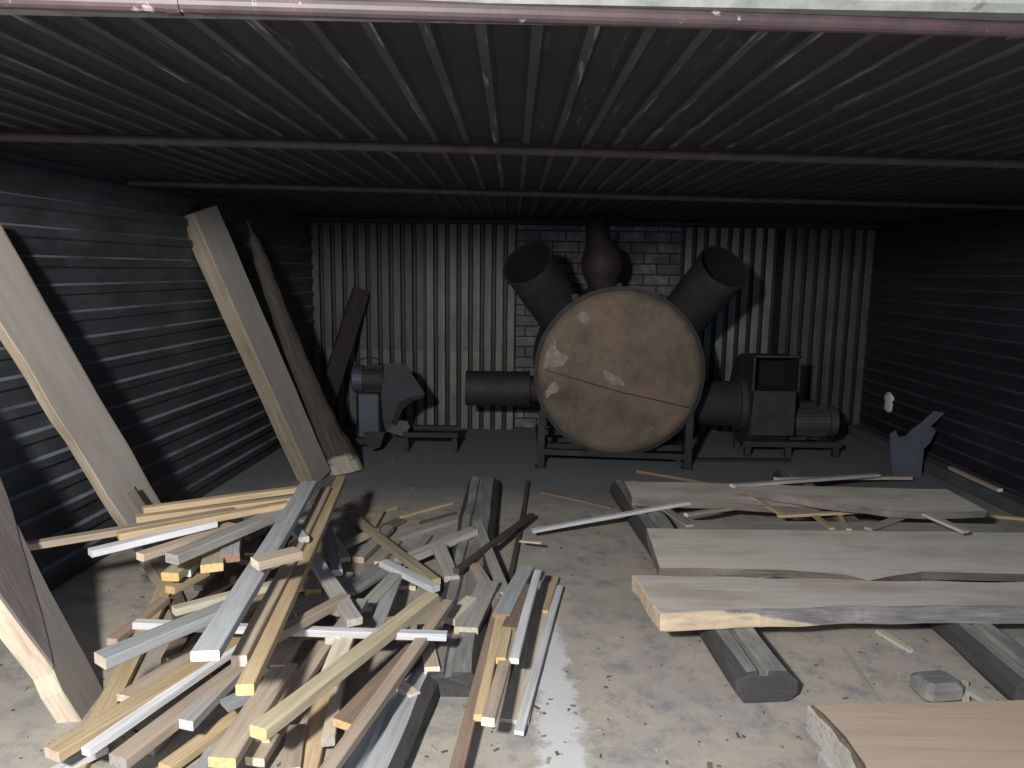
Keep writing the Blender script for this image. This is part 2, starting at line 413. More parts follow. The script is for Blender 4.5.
# ------------------------------------------------------------------ the room
XR, YB, ZC, YF = 3.55, 7.6, 2.10, 1.62
XL = -2.0; LS = .066          # the left wall runs slightly askew
def xl(y): return XL-LS*(YB-y)
XLF = xl(1.5)
def corr(name, origin, u, v, n, lu, lv, mats, pitch=.115, ht=.013, top=.40, slope=.16, back=.06, parent=None, nv=1):
    """profiled sheet: ribs repeat along u and run along v; n points into the room"""
    o = Vector(origin); u = Vector(u); v = Vector(v); n = Vector(n)
    prof = []; k = 0
    while k*pitch < lu:
        for f, hh in ((0, 0), (1-top-2*slope, 0), (1-top-slope, ht), (1-slope, ht)):
            s = (k+f)*pitch
            if s < lu: prof.append((s, hh))
        k += 1
    prof.append((lu, 0))
    V = []; Fc = []; m = len(prof)
    for j in range(nv+1):
        for s, hh in prof: V.append(o+u*s+v*(lv*j/nv)+n*hh)
    for j in range(nv):
        for i in range(m-1): Fc.append((j*m+i, j*m+i+1, j*m+m+i+1, j*m+m+i))
    b = len(V)
    V += [o-n*back, o+u*lu-n*back, o+u*lu+v*lv-n*back, o+v*lv-n*back]
    Fc.append((b, b+3, b+2, b+1))
    Fc.append(tuple([b, b+1]+[i for i in range(m-1, -1, -1)]))
    Fc.append(tuple([b+2, b+3]+[nv*m+i for i in range(m)]))
    Fc.append(tuple([b+1, b+2]+[j*m+m-1 for j in range(nv, -1, -1)])); Fc.append(tuple([b+3, b]+[j*m for j in range(nv+1)]))
    # orient to face n
    if (V[1]-V[0]).cross(V[m]-V[0]).dot(n) < 0: Fc = [tuple(reversed(f)) for f in Fc]
    mi = None
    if isinstance(mats, (list, tuple)) and len(mats) == 3:
        mi = []
        for j in range(nv):
            for i in range(m-1):
                h0, h1 = prof[i][1], prof[i+1][1]
                mi.append(1 if h0 != h1 else (2 if h0 > 0 else 0))
        mi += [0]*(len(Fc)-len(mi))
    return mesh(name, V, Fc, mats, mi, parent)

fl = MB(); 
g = 24
Vf = []; Ff = []
for j in range(g+1):
    for i in range(g+1):
        x = -4+9.5*i/g; y = -2.5+(YB+2.6)*j/g
        Vf.append((x, y, 0))
for j in range(g):
    for i in range(g): Ff.append((j*(g+1)+i, j*(g+1)+i+1, (j+1)*(g+1)+i+1, (j+1)*(g+1)+i))
b0 = len(Vf); Vf += [(-4, -2.5, -.15), (5.5, -2.5, -.15), (5.5, YB+.1, -.15), (-4, YB+.1, -.15)]
Ff.append((b0+3, b0+2, b0+1, b0))
tag(mesh('floor', Vf, Ff, M_floor), kind='structure')
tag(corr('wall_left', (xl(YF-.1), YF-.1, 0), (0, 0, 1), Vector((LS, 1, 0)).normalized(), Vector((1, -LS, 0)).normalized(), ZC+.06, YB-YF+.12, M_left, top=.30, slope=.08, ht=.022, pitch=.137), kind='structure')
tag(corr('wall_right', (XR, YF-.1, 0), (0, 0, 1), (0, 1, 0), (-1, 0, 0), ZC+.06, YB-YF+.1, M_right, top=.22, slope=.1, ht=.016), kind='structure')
tag(corr('ceiling', (XLF-.06, 1.575, ZC), (1, 0, 0), (0, 1, 0), (0, 0, -1), XR-XLF+.12, YB-1.575, [M_ceil, M_ceil, M_ceilrib], top=.2, slope=.12, ht=.012), kind='structure')
wb = MB().box(((XL+XR)/2, YB+.12, ZC/2), (XR-XL+.3, .14, ZC+.1)).build('wall_back', M_brick, org=((XL+XR)/2, YB+.05, 0)); tag(wb, kind='structure')
tag(MB().box((XR-.07, (2.2+YB)/2, .045), (.14, YB-2.2, .09), bev=.012).build('baseboard_right', M_kerb), kind='structure')
tag(MB().box(((XL+XR)/2, YB-.04, ZC-.035), (XR-XL, .12, .05), bev=.01).build('trim_1', M_soot), kind='structure')
# lintel over the opening
a = aty(-60, -12, 1.5); 
lt = MB(); pL = aty(-80, -13, 1.43); pR = aty(1100, 17, 1.43)
lt.bar(pL+Vector((-1, .07, .1)), pR+Vector((1.5, .07, .1)), .14, .2, bev=.012)
tag(lt.build('trim_2', M_lintel, org=(0, 1.5, 2.2)), kind='structure')

# cladding sheets on the back wall, brick left bare between them
x0 = XL-.03; seam = aty(400, 345, YB).z; xm = aty(423, 300, YB).x; xb = aty(516, 300, YB).x; xr0 = aty(679, 300, YB).x
zt = ZC-.06
def sheet(xa, xb_, za, zb_, mt, lab, off=0):
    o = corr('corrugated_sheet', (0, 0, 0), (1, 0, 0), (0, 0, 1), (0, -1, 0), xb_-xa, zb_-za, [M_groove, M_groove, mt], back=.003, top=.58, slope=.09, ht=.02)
    o.location = (xa, YB+.03-off, za); tag(o, lab, 'metal sheet', 'corrugated sheets on the back wall'); return o
sheet(x0, xm+.03, .0, seam, M_backm, 'mid-grey corrugated sheet low in the back left corner, behind the motor', 0)
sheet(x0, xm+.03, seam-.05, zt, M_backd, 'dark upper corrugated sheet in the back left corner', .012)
sheet(xm, xb, .0, seam, M_back, 'pale lower corrugated sheet left of the burner, behind its left stub pipe', .024)
sheet(xm, xb, seam-.05, zt, M_backu, 'pale upper corrugated sheet left of the bare bricks', .036)
xr1 = aty(778, 300, YB).x
sheet(xr0, xr1+.03, .0, zt, M_back, 'pale corrugated sheet right of the bare bricks, behind the right intake pipe', .012)
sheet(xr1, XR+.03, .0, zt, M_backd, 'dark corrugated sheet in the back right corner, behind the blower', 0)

# ceiling pipes
def pipe(pa, pb, r, mt, lab, joints=()):
    mb = MB(); mb.tube([pa, pb], r, 16)
    for t in joints:
        p = Vector(pa).lerp(Vector(pb), t); d = (Vector(pb)-Vector(pa)).normalized()
        mb.tube([p-d*.012, p+d*.012], r*1.16, 16)
    o = mb.build('steel_pipe', mt, org=(Vector(pa)+Vector(pb))/2, smooth=False)
    tag(o, lab, 'pipe', 'steel pipes under the ceiling'); return o
def cpipe(x0_, y0_, x1_, y1_, z, r, mt, lab, j=()):
    a = atz(x0_, y0_, z); b = atz(x1_, y1_, z)
    d = (b-a)/(b.x-a.x)
    pipe(a+d*(xl(a.y)+.03-a.x), b+d*(XR-.02-b.x), r, mt, lab, j)
cpipe(0, -2, 1024, 28, ZC-.04, .0175, M_pipe, 'purple-brown painted pipe across the top, nearest the opening', (.30, .56, .66, .72))
cpipe(0, 136, 1024, 164, ZC-.038, .018, M_pipe2, 'middle sooty pipe crossing below the ribbed ceiling')
cpipe(180, 184, 870, 203, ZC-.038, .018, M_pipe2, 'sooty pipe under the ceiling, farthest back and nearly black')

# ------------------------------------------------------------------ burner
DY = 6.02; dc = aty(620, 373, DY); R = .665; DYB = 7.15
fur = empty('drum_burner', (dc.x, (DY+DYB)/2, 0), 'big round steel drum burner with rusty lid on a low stand', 'furnace')
mb = MB(); c0 = Vector((dc.x, DY+.03, dc.z)); c1 = Vector((dc.x, DYB, dc.z))
mb.tube([c0, c1], R, 64); fb = mb.build('drum', M_soot, fur, False)
mb = MB(); mb.tube([c0+Vector((0, -.005, 0)), c0+Vector((0, .05, 0))], R+.022, 64); mb.build('rim', M_soot, fur)
# lid: shallow dished disc
V = []; Fc = []; nr = 10; ns = 64
for i in range(nr+1):
    r = (R-.012)*i/nr
    for k in range(ns):
        an = 2*PI*k/ns; V.append((r*math.cos(an), -.035*(1-(i/nr)**2)-.012+.004*noise.noise((r*math.cos(an)*3, r*math.sin(an)*3, 0)), r*math.sin(an)))
for i in range(nr):
    for k in range(ns): Fc.append((i*ns+k, i*ns+(k+1) % ns, i*ns+ns+(k+1) % ns, i*ns+ns+k))
b = len(V)
for k in range(ns): an = 2*PI*k/ns; V.append(((R-.012)*math.cos(an), .03, (R-.012)*math.sin(an)))
for k in range(ns): Fc.append((nr*ns+k, nr*ns+(k+1) % ns, b+(k+1) % ns, b+k))
lid = mesh('lid', V, Fc, M_lid, None, fur, True, Matrix.Translation(Vector((dc.x, DY, dc.z))-fur.location)); tag(lid, 'rust-brown round lid with flaking paint')
mb = MB()
pts = [aty(x, y, DY-.051+.036*t*t) for t, (x, y) in zip((-1, -.5, 0, .5, 1), ((546, 370), (583, 381), (620, 392), (656, 400), (690, 408)))]
for p, q in zip(pts, pts[1:]): mb.bar(p, q, .006, .009, 0)
mb.build('seam', M_soot, fur)
def flake(px, name='paint_flake'):
    # a bare patch of thicker pale paint standing on the lid
    P = [aty(x, y, DY) for x, y in px]; cc = sum(P, Vector())/len(P)
    def dy(p):
        r = math.hypot(p.x-dc.x, p.z-dc.z)/(R-.012); return DY-.035*(1-r*r)-.0165
    top = [Vector((p.x, dy(p)-.002, p.z)) for p in P]; bot = [Vector((p.x, dy(p)+.012, p.z)) for p in P]; n = len(P)
    m = MB(); m.add(top+bot, [tuple(range(n))]+[(i, n+i, n+(i+1) % n, (i+1) % n) for i in range(n)]); m.build(name, M_flake, fur)
flake([(551, 342), (556, 339), (556, 349), (562, 353), (568, 357), (563, 365), (556, 367), (548, 366), (543, 369), (545, 356)])
flake([(576, 316), (581, 312), (589, 311), (590, 318), (586, 326), (580, 321)])
flake([(550, 384), (555, 380), (559, 387), (557, 392), (551, 393), (546, 399), (545, 391)])
flake([(601, 368), (606, 370), (620, 377), (624, 385), (612, 383), (604, 377)])
# intake horns
def horn(mouth_px, my, base, name='intake_pipe'):
    m0 = aty(*mouth_px, my); bs = Vector(base)
    mb = MB(); mb.shell(bs, m0, .205, .008, 36); d = (m0-bs).normalized()
    h = mb.build(name, [M_soot, M_shadein], fur, False)
    mb = MB(); mb.shell(m0-d*.03, m0+d*.004, .213, .012, 36, 0, 0)
    mb.F.pop(); mb.m.pop()
    r = mb.build('mouth_ring', M_soot, h); r.location = -fur.location
    V = [v.co+fur.location for v in r.data.vertices]
    return h
def child_fix(h):
    pass
MBb = MB.build
def build_child(self, name, mats, root, parent, smooth=False):
    V = [v-root.location for v in self.V]
    return mesh(name, V, self.F, mats, self.m, parent, smooth)
MB.child = build_child
def horn(mouth_px, my, base):
    m0 = aty(*mouth_px, my); bs = Vector(base); d = (m0-bs).normalized()
    h = MB().shell(bs, m0, .205, .008, 40).build('intake_pipe', [M_soot, M_shadein], fur)
    k = MB().shell(m0-d*.035, m0+d*.004, .214, .012, 40, 0, 0); k.F.pop(); k.m.pop()
    k.child('mouth_ring', M_soot, fur, h)
a1 = aty(572, 330, 6.55); a2 = aty(672, 330, 6.55)
horn((527, 263), 5.98, a1); horn((724, 267), 5.98, a2)
# flue at the top
f0 = aty(602, 300, 6.75); f1 = aty(602, 263, 6.75)
mb = MB()
ft = Vector((f1.x-.05, 6.8, ZC-.02))
mb.tube([f0, f0.lerp(f1, .45), f1-Vector((0, 0, .13)), f1-Vector((0, 0, .07)), f1, f1+Vector((-.01, 0, .08)), f1+Vector((-.03, 0, .15)), f1+Vector((-.04, 0, .19)), ft],
        [.13, .13, .15, .178, .188, .17, .13, .105, .105], 32)
mb.build('flue_pipe', M_rust, fur, True)
mb = MB(); mb.tube([aty(607, 296, 6.3)-Vector((0, 0, .1)), aty(607, 285, 6.3)], .02, 12); mb.build('vent_stub', M_soot, fur)
for lp, dd in (((619, 287), (.05, .06, .07)), ((575, 297), (.06, .06, .06)), ((660, 298), (.06, .06, .06))):
    MB().box(aty(*lp, 6.12), dd, bev=.008).build('lug', M_soot, fur)
# side stubs
ls = aty(466, 388, 6.7); le = Vector((dc.x-R+.25, 6.7, ls.z))
mb = MB(); mb.shell(Vector((aty(528, 388, 6.7).x, 6.7, ls.z)), ls, .155, .006, 32); mb.build('side_pipe', [M_soot, M_shadein], fur)
mb = MB(); mb.tube([Vector((aty(526, 388, 6.7).x, 6.7, ls.z)), le], .115, 28); mb.tube([Vector((aty(527, 388, 6.7).x, 6.7, ls.z)), Vector((aty(529.5, 388, 6.7).x, 6.7, ls.z))], .165, 28); mb.build('side_collar', M_soot, fur)
# stand
for sx, px in ((-1, 541), (1, 688)):
    for yy, nm in ((DY+.06, 0), (DYB-.12, 1)):
        xx = atz(px, 470, 0).x if nm == 0 else dc.x+sx*(R-.1)
        mb = MB(); zt_ = dc.z-.33
        mb.box((xx, yy, zt_/2), (.055, .008, zt_)); mb.box((xx-sx*.025, yy+.027, zt_/2), (.008, .055, zt_)); mb.box((xx, yy+.02, .005), (.09, .09, .01))
        mb.build('leg', M_soot, fur)
xa = atz(541, 470, 0).x; xb2 = atz(688, 470, 0).x
for yy in (DY+.06, DYB-.12):
    mb = MB(); mb.bar((xa, yy+.01, .135), (xb2, yy+.01, .105), .05, .045); mb.build('cross_bar', M_soot, fur)
for xx in (xa, xb2):
    mb = MB(); mb.bar((xx, DY+.06, .14), (xx, DYB-.12, .14), .04, .04); mb.build('side_rail', M_soot, fur)
mb = MB(); mb.bar((xb2-.14, DY+.07, .12), (xb2-.02, DY+.07, .02), .012, .02); mb.build('brace', M_soot, fur)
# saddle carrying the drum
for yy in (DY+.25, DYB-.3):
    mb = MB(); mb.bar((xa, yy, .14), (xb2, yy, .14), .06, .05); mb.build('saddle', M_soot, fur)

# ------------------------------------------------------------------ right blower
BY = 6.72
front = -.33
bx0 = aty(753, 400, BY+front).x; bx1 = aty(796, 400, BY+front).x
zc = aty(770, 404, BY).z; RT = aty(775, 357.5, BY+front).z-zc
blo = empty('centrifugal_blower', ((bx0+bx1)/2, BY, 0), 'dusty centrifugal blower with square outlet and grey motor, right of the burner', 'blower')
prof = []
for i in range(29):
    an = PI/2-2*PI*.73*i/28
    r = RT*(1-.33*i/28)
    prof.append((r*math.cos(an), r*math.sin(an)))
# the spiral starts at the top, runs round the rear and the bottom and ends low at the front
ztop = prof[0][1]; zlip = aty(775, 391, BY+front).z-zc
poly = [(front, ztop)]+prof+[(front, prof[-1][1])]
n = len(poly); th = .004
side = MB()
V = [Vector((x, BY+p[0], zc+p[1])) for x in (bx0, bx1) for p in poly]
side.add(V, [tuple(range(n-1, -1, -1)), tuple(range(n, 2*n))]); 
for i in range(n-1): side.F.append([i, i+1, n+i+1, n+i]); side.m.append(0)
# throat behind the square outlet, its shade put into the colour
yA, yB = BY+front+.004, BY+front+.30; e_ = .006
T = [(x, y, zc+z) for x in (bx0+e_, bx1-e_) for y in (yA, yB) for z in (zlip, ztop-e_)]
side.add(T, [(2, 6, 7, 3), (0, 2, 3, 1), (4, 5, 7, 6), (0, 4, 6, 2), (1, 3, 7, 5)], 1)
cas = side.build('casing', [M_blower, M_shadein], blo)
fl_ = MB(); yf = BY+front; z0_, z1_ = zc+zlip, zc+ztop; xc_ = (bx0+bx1)/2
for (c, d) in (((xc_, yf, z1_+.008), (bx1-bx0+.05, .03, .016)), ((xc_, yf, z0_-.008), (bx1-bx0+.05, .03, .016)), ((bx0-.008, yf, (z0_+z1_)/2), (.016, .03, z1_-z0_+.03)), ((bx1+.008, yf, (z0_+z1_)/2), (.016, .03, z1_-z0_+.03))):
    fl_.box(c, d)
fl_.build('outlet_flange', M_blower, blo)
zb_ = aty(775, 436, BY+front).z
MB().box((xc_, yf+.012, (z0_-.016+zb_)/2), (bx1-bx0, .02, z0_-.016-zb_), bev=.004).build('front_panel', M_blower, blo)
dl = Vector((dc.x+R+.004, 6.62, zc+.02)); dr = Vector((bx0-.02, BY, zc))
mb = MB(); mb.tube([dl, dl.lerp(dr, .55), dr], [.17, .2, .205], 32); mb.tube([dr-Vector((.035, 0, 0)), dr+Vector((.02, 0, 0))], .245, 32); mb.build('inlet_duct', M_blower, blo, False)
mx0 = bx1+.01; mx1 = aty(834, 420, BY).x; mz = aty(815, 421, BY).z
mot = MB(); mot.tube([(mx0, BY, mz), (mx0+.05, BY, mz), (mx0+.06, BY, mz), (mx1-.08, BY, mz), (mx1-.075, BY, mz)], [.1, .1, .125, .125, .12], 28)
for k in range(24):
    an = 2*PI*k/24; p = Vector((0, math.cos(an)*.128, math.sin(an)*.128))
    mot.bar(Vector((mx0+.07, BY, mz))+p, Vector((mx1-.09, BY, mz))+p, .006, .02, 0, p)
mo = mot.build('motor', M_motor, blo)
mb = MB(); mb.tube([(mx1-.075, BY, mz), (mx1-.01, BY, mz), (mx1+.01, BY, mz)], [.14, .14, .11], 28); mb.child('fan_cover', M_motor, blo, mo)
mb = MB(); mb.box(((mx0+mx1)/2-.03, BY-.02, mz+.15), (.15, .12, .07), bev=.01); mb.child('terminal_box', M_soot, blo, mo)
mb = MB()
for yy in (BY-.16, BY+.16): mb.box(((bx0+mx1)/2, yy, .115), (mx1-bx0+.02, .05, .05), bev=.004)
for xx in (bx0+.03, bx1+.02, mx1-.04):
    mb.box((xx, BY, .115), (.05, .28, .045)); 
    for yy in (BY-.16, BY+.16): mb.box((xx, yy, .045), (.05, .05, .09))
mb.box((mx0+.12, BY, .14+ (mz-.125-.14)/2), (.16, .2, max(.02, mz-.125-.14)))
mb.build('base_frame', M_blower, blo)
br = MB().box(((bx0+bx1)/2-.28, 6.38, .012), (.9, .05, .024), bev=.004, R=Matrix.Rotation(.02, 3, 'Z')).build('steel_bar', M_soot, org=((bx0+bx1)/2-.28, 6.38, 0)); tag(br, 'dark steel bar lying on the floor before the blower', 'bar')

# ------------------------------------------------------------------ left motor with the torn plate
LY = 6.75
def ly(px, py, y=LY): return aty(px, py, y)
q = ly(378, 440); lm = empty('blower_motor', (q.x, LY, 0), 'blue-grey electric motor on a box with a torn grey scroll plate, back left', 'motor')
bxl = ly(361, 405).x; bxr = ly(382, 405).x
zb1 = ly(370, 391).z; zb0 = .05
mb = MB(); mb.box(((bxl+bxr)/2, LY, (zb0+zb1)/2+.03), (bxr-bxl, .3, zb1-zb0-.06), bev=.012); bxo = mb.build('base_box', M_motor2, lm)
mb = MB(); mb.box(((bxl+bxr)/2, LY, zb0+.03), (bxr-bxl+.06, .34, .06), bev=.006); mb.build('foot_plate', M_soot, lm)
mz2 = ly(372, 379).z; ml = ly(353, 380).x; mr_ = ly(386, 380).x
mb = MB(); mb.tube([(ml+.09, LY, mz2), (ml+.1, LY, mz2), (mr_-.02, LY, mz2), (mr_, LY, mz2)], [.095, .108, .108, .09], 26)
for k in range(22):
    an = 2*PI*k/22; p = Vector((0, math.cos(an)*.112, math.sin(an)*.112)); mb.bar(Vector((ml+.11, LY, mz2))+p, Vector((mr_-.03, LY, mz2))+p, .006, .018, 0, p)
mt2 = mb.build('motor', M_blower, lm)
mb = MB(); mb.tube([(ml, LY, mz2), (ml+.015, LY, mz2), (ml+.1, LY, mz2)], [.1, .125, .125], 26); mb.child('fan_cover', M_motor2, lm, mt2)
# torn plate: outline traced at its own distance, with thickness and a folded lower lip
pl_px = [(384, 369), (391, 363), (406, 365), (412, 374), (425, 394), (412, 397), (399, 402), (395, 413), (391, 424), (386, 432), (383, 420), (381, 398), (383, 380)]
def plate(px, Yf, th, name, mt, parent, root, wob=.05):
    P = [aty(x, y, Yf(x, y)) for x, y in px]; n = len(P)
    V = P+[p+Vector((.0, th, 0)) for p in P]
    m = MB(); m.add(V, [tuple(range(n)), tuple(range(2*n-1, n-1, -1))]+[(i, n+i, n+(i+1) % n, (i+1) % n) for i in range(n)])
    return m.build(name, mt, parent) if root is None else m.child(name, mt, root, parent)
plate(pl_px, lambda x, y: LY-.2-.004*(x-384), .012, 'scroll_plate', M_plate, lm, None)
plate([(399, 402), (412, 397), (425, 394), (422, 398), (411, 402), (402, 410), (396, 425), (391, 424)], lambda x, y: LY-.19-.004*(x-384), .09, 'scroll_rim', M_soot, lm, None)
plate([(391, 420), (407, 421), (410, 427), (404, 437), (386, 431)], lambda x, y: LY-.2, .012, 'torn_lip', M_plate, lm, None)
plate([(364, 432), (385, 432), (380, 447), (372, 450), (366, 444)], lambda x, y: LY-.22-.01*(y-432), .012, 'bent_tail', M_plate, lm, None)
mb = MB()
cp = [(358, 372), (357, 366), (360, 360), (367, 357), (375, 358), (381, 362), (384, 368)]
mb.tube([ly(x, y, LY-.06) for x, y in cp], .007, 8); mb.build('cable', M_cable, lm, True)
# steel base rails right of it
fr = empty('rail_frame', (ly(440, 440).x, LY-.1, 0), 'low dark steel base frame of two rails, right of the left motor', 'frame')
xa_ = ly(406, 430).x; xb_ = ly(460, 430).x
for yy in (LY-.2, LY+.1):
    MB().box(((xa_+xb_)/2, yy, .16), (xb_-xa_, .045, .045), bev=.004).build('rail', M_soot, fr)
for xx in (xa_+.03, xb_-.03):
    MB().box((xx, LY-.05, .115), (.04, .34, .04)).build('cross_rail', M_soot, fr)
    for yy in (LY-.2, LY+.1): MB().box((xx, yy, .05), (.045, .045, .1)).build('foot', M_soot, fr)

# ------------------------------------------------------------------ timbers leaning on the left wall
def leaning(name, foot, top, nrm, w0, w1, th, mats, lab, cat='slab', wob=.008, seed=0, edge_mi=1, wane=0, bark=None):
    foot = Vector(foot); top = Vector(top); L = (top-foot).length
    M = frame(foot, top, nrm)
    poly = refine([(0, -w0/2), (L, -w1/2), (L, w1/2), (0, w0/2)], .1, wob, seed, keep=(1, 3))
    wn = [(-wane if y < 0 else 0) for x, y in poly] if wane else None
    o = slab(name, M, poly, th, mats, wn, None, edge_mi, .004); tag(o, lab, cat, 'timbers leaning on the left wall'); return o
fA = atz(188, 582); tA = Vector((-2.07, 2.75, 1.98))
leaning('timber_slab', fA+Vector((-.02, 0, .0)), atx(-25, 231, -2.18), (.95, -.30, .1), .215, .235, .06, [M_lean, M_leanedge], 'tall pale slab leaning on the left wall, foot behind the batten pile', seed=3, wane=.03)
fC = atz(323, 480); 
leaning('timber_beam', fC+Vector((0, 0, .012)), atx(205, 209, -2.05), (.9, -.44, .1), .21, .22, .15, [M_lean, M_leanedge], 'thick squared beam leaning on the left wall, pale left edge', 'beam', .004, 8)
# near slab at the lower left: grey face, barky middle, pale wane
fB = atz(82, 722); tB = atx(-165, 285, -2.12)
fl1, fl2 = atz(104, 690), atz(62, 748); fB = (fl1+fl2)/2
nB = (fl2-fl1).cross(tB-fB); nB = nB if nB.dot(CAM-fB) > 0 else -nB
MBm = frame(fB, tB, nB); n3 = MBm.to_3x3().col[2]
sb = empty('timber_slab', fB, 'nearest leaning slab at the lower left, barky face and pale split edge', 'slab', 'timbers leaning on the left wall')
rel = Matrix.Translation(-fB) @ MBm
def on_face(px, py):
    d = ray(px, py); p = CAM+d*((fB-CAM).dot(n3)/d.dot(n3)); q_ = MBm.inverted() @ p; return (q_.x, q_.y)
def ccw(P_):
    a_ = sum(P_[i][0]*P_[(i+1) % len(P_)][1]-P_[(i+1) % len(P_)][0]*P_[i][1] for i in range(len(P_)))
    return P_ if a_ > 0 else P_[::-1]
po = [on_face(*p) for p in ((104, 690), (50, 590), (0, 488), (-60, 365), (-128, 235), (-190, 290), (-125, 405), (-62, 508), (0, 601), (30, 641), (54, 672), (62, 691), (82, 722))]
slab('sawn_board', rel, refine(ccw(po), .07, .004, 5), .078, [M_lean, M_sap], None, sb, 1, .003)
bk = [on_face(*p) for p in ((-70, 380), (-10, 455), (8, 500), (25, 560), (40, 612), (52, 668), (30, 638), (0, 598), (-60, 505), (-110, 430))]
slab('bark', rel @ Matrix.Translation((0, 0, .006)), refine(ccw(bk), .05, .006, 2), .012, [M_bark2, M_bark2], None, sb, 0, .003)

# barky offcut, tapering upwards
fD = atz(347, 472); tD = atx(244, 222, -2.03)
MD = frame(fD, tD, (.55, -.85, 0)); LD = (tD-fD).length
V = []; Fc = []; mi = []; n = 14; seg = 26
for i in range(seg+1):
    t = i/seg; x = LD*t
    wd = [.135, .125, .108, .095, .086, .08, .073, .064, .055, .042, .012][min(10, int(t*10+.5))]*(1+.08*noise.noise((t*9, 3, 0))); dp = .06*(1-t)**.5+.016
    for k in range(n):
        an = 2*PI*k/n; j = 1+.10*noise.noise((x*5, math.cos(an)*1.5, math.sin(an)*1.5))
        V.append((x+(0.03*math.cos(an) if i == 0 else 0), wd*math.cos(an)*j+.03*math.sin(t*4), dp*(math.sin(an) if math.sin(an) > -.5 else -.5)*j))
for i in range(seg):
    for k in range(n):
        Fc.append((i*n+k, i*n+n+k, i*n+n+(k+1) % n, i*n+(k+1) % n)); mi.append(1 if i < 2.4+1.6*math.sin(k*1.1+.5) else 0)
Fc.append(tuple(range(n))); mi.append(1); Fc.append(tuple(seg*n+k for k in range(n-1, -1, -1))); mi.append(0)
M_off = blendwood('bark_with_bare_foot', (.36, .305, .235), (.052, .041, .033), .10, .16, 0, .5, nsc=5)
o = mesh('bark_offcut', V, Fc, [M_off, M_off], mi, None, False, MD); tag(o, 'long barky offcut tapering to a point, pale cut foot, beside the beam', 'offcut', 'timbers leaning on the left wall')
# dark post on the back wall
pf = atz(312, 450); pt = aty(362, 289, 7.5)
leaning('timber_post', pf, pt, (.35, -.93, .1), .15, .16, .1, [M_post, M_post], 'short dark post leaning on the back wall behind the barky offcut', 'post', .006, 11)

# ------------------------------------------------------------------ charred bearers on the floor
def bearer(pa, pb, w, h, lab, groove=True, mats=None, seed=0):
    """half-charred timber with a shallow groove along its top"""
    pa = Vector(pa); pb = Vector(pb); L = (pb-pa).length; M = frame(pa, pb, (0, 0, 1))
    V = []; Fc = []; mi = []; seg = max(8, int(L/.12))
    a = w/2; gv = .018 if groove else 0
    sec = [(-a*.72, 0), (a*.72, 0), (a, h*.3), (a*.98, h*.72), (a*.74, h), (a*.32, h), (a*.26, h-gv), (a*.02, h-gv), (-a*.04, h), (-a*.62, h), (-a*.97, h*.66), (-a, h*.28)]
    n = len(sec)
    for i in range(seg+1):
        x = L*i/seg
        for k, (y, z) in enumerate(sec):
            j = .012*noise.noise((x*3+seed, k*.9, 2)); V.append((x+(.02*noise.noise((k*1.3, seed, i)) if i in (0, seg) else 0), y+j, max(0, z+j*.5) if z > 0 else 0))
    for i in range(seg):
        for k in range(n): Fc.append((i*n+k, i*n+n+k, i*n+n+(k+1) % n, i*n+(k+1) % n)); mi.append(0 if k in (4, 5, 6, 7, 8) else 1)
    Fc.append(tuple(range(n))); mi.append(2); Fc.append(tuple(seg*n+k for k in range(n-1, -1, -1))); mi.append(2)
    o = mesh('bearer', V, Fc, mats or [M_char, M_charend, M_charend], mi, None, False, M); tag(o, lab, 'timber bearer', 'charred bearers on the floor'); return o
BH = .125
n1 = atz(766, 702); f1_ = atz(626, 497)
bearer(n1, f1_, .24, BH, 'charred bearer under the left ends of the three slabs, blunt burnt end', seed=1)
n2 = atz(1043, 712); n2b = atz(952, 632); d2 = (n2b-n2).normalized()
bearer(n2, n2+d2*3.0, .215, BH, 'charred bearer under the right part of the slabs, at the right edge', seed=4)
b1n = atz(452, 697); b1f = atz(484, 490)
bearer(b1n, b1f, .23, .10, 'charred bearer reaching out behind the batten pile, burnt blunt near end', seed=7)
b3f = atz(425, 668); b3n = atz(365, 800)
bearer(b3n, b3f, .20, .09, 'grey flat bearer at the bottom edge under the battens', groove=True, mats=[W['blue'], M_charend, M_charend], seed=9)
OBST = [(b1n, b1f, .23, .10), (b3n, b3f, .20, .09)]

# ------------------------------------------------------------------ slabs on the right
def flat_slab(px, ztop, th, mats, lab, amp=.008, wane=None, seed=0, jag=.003, name='timber_slab', step=.12, edge_mi=1):
    P = [atz(x, y, ztop) for x, y in px]
    c = sum(P, Vector())/len(P); M = Matrix.Translation(c)
    poly = [(p.x-c.x, p.y-c.y) for p in P]
    if sum(poly[i][0]*poly[(i+1) % len(poly)][1]-poly[(i+1) % len(poly)][0]*poly[i][1] for i in range(len(poly))) < 0: poly.reverse()
    poly = refine(poly, step, amp, seed)
    wn = None
    if wane: wn = [(-wane if y < min(q[1] for q in poly)+.12 else 0) for x, y in poly]
    o = slab(name, M, poly, th, mats, wn, None, edge_mi, jag); tag(o, lab, 'slab', 'slabs on the bearers'); return o
Z = BH+.004
flat_slab([(632, 575), (760, 577), (900, 581), (1110, 582), (1130, 606), (1000, 606), (860, 606), (760, 609), (660, 613)], Z+.075, .075, [M_slab, M_slabedge], 'nearest of the grey slabs, pale sawn front edge at its left', wane=.015, seed=2, step=.025)
ns_ = [o for o in bpy.data.objects if o.get('label', '').startswith('nearest of the grey')][0]
s0_ = atz(715, 609, Z+.07).x-ns_.location.x; s1_ = atz(840, 622, Z+.03).x-ns_.location.x
M_front = blendwood('sawn_edge_running_into_stain', (.56, .44, .30), (.20, .185, .178), s0_, s0_+.06, (s1_-s0_)/.075*.8, .35)
ns_.data.materials[1] = M_front
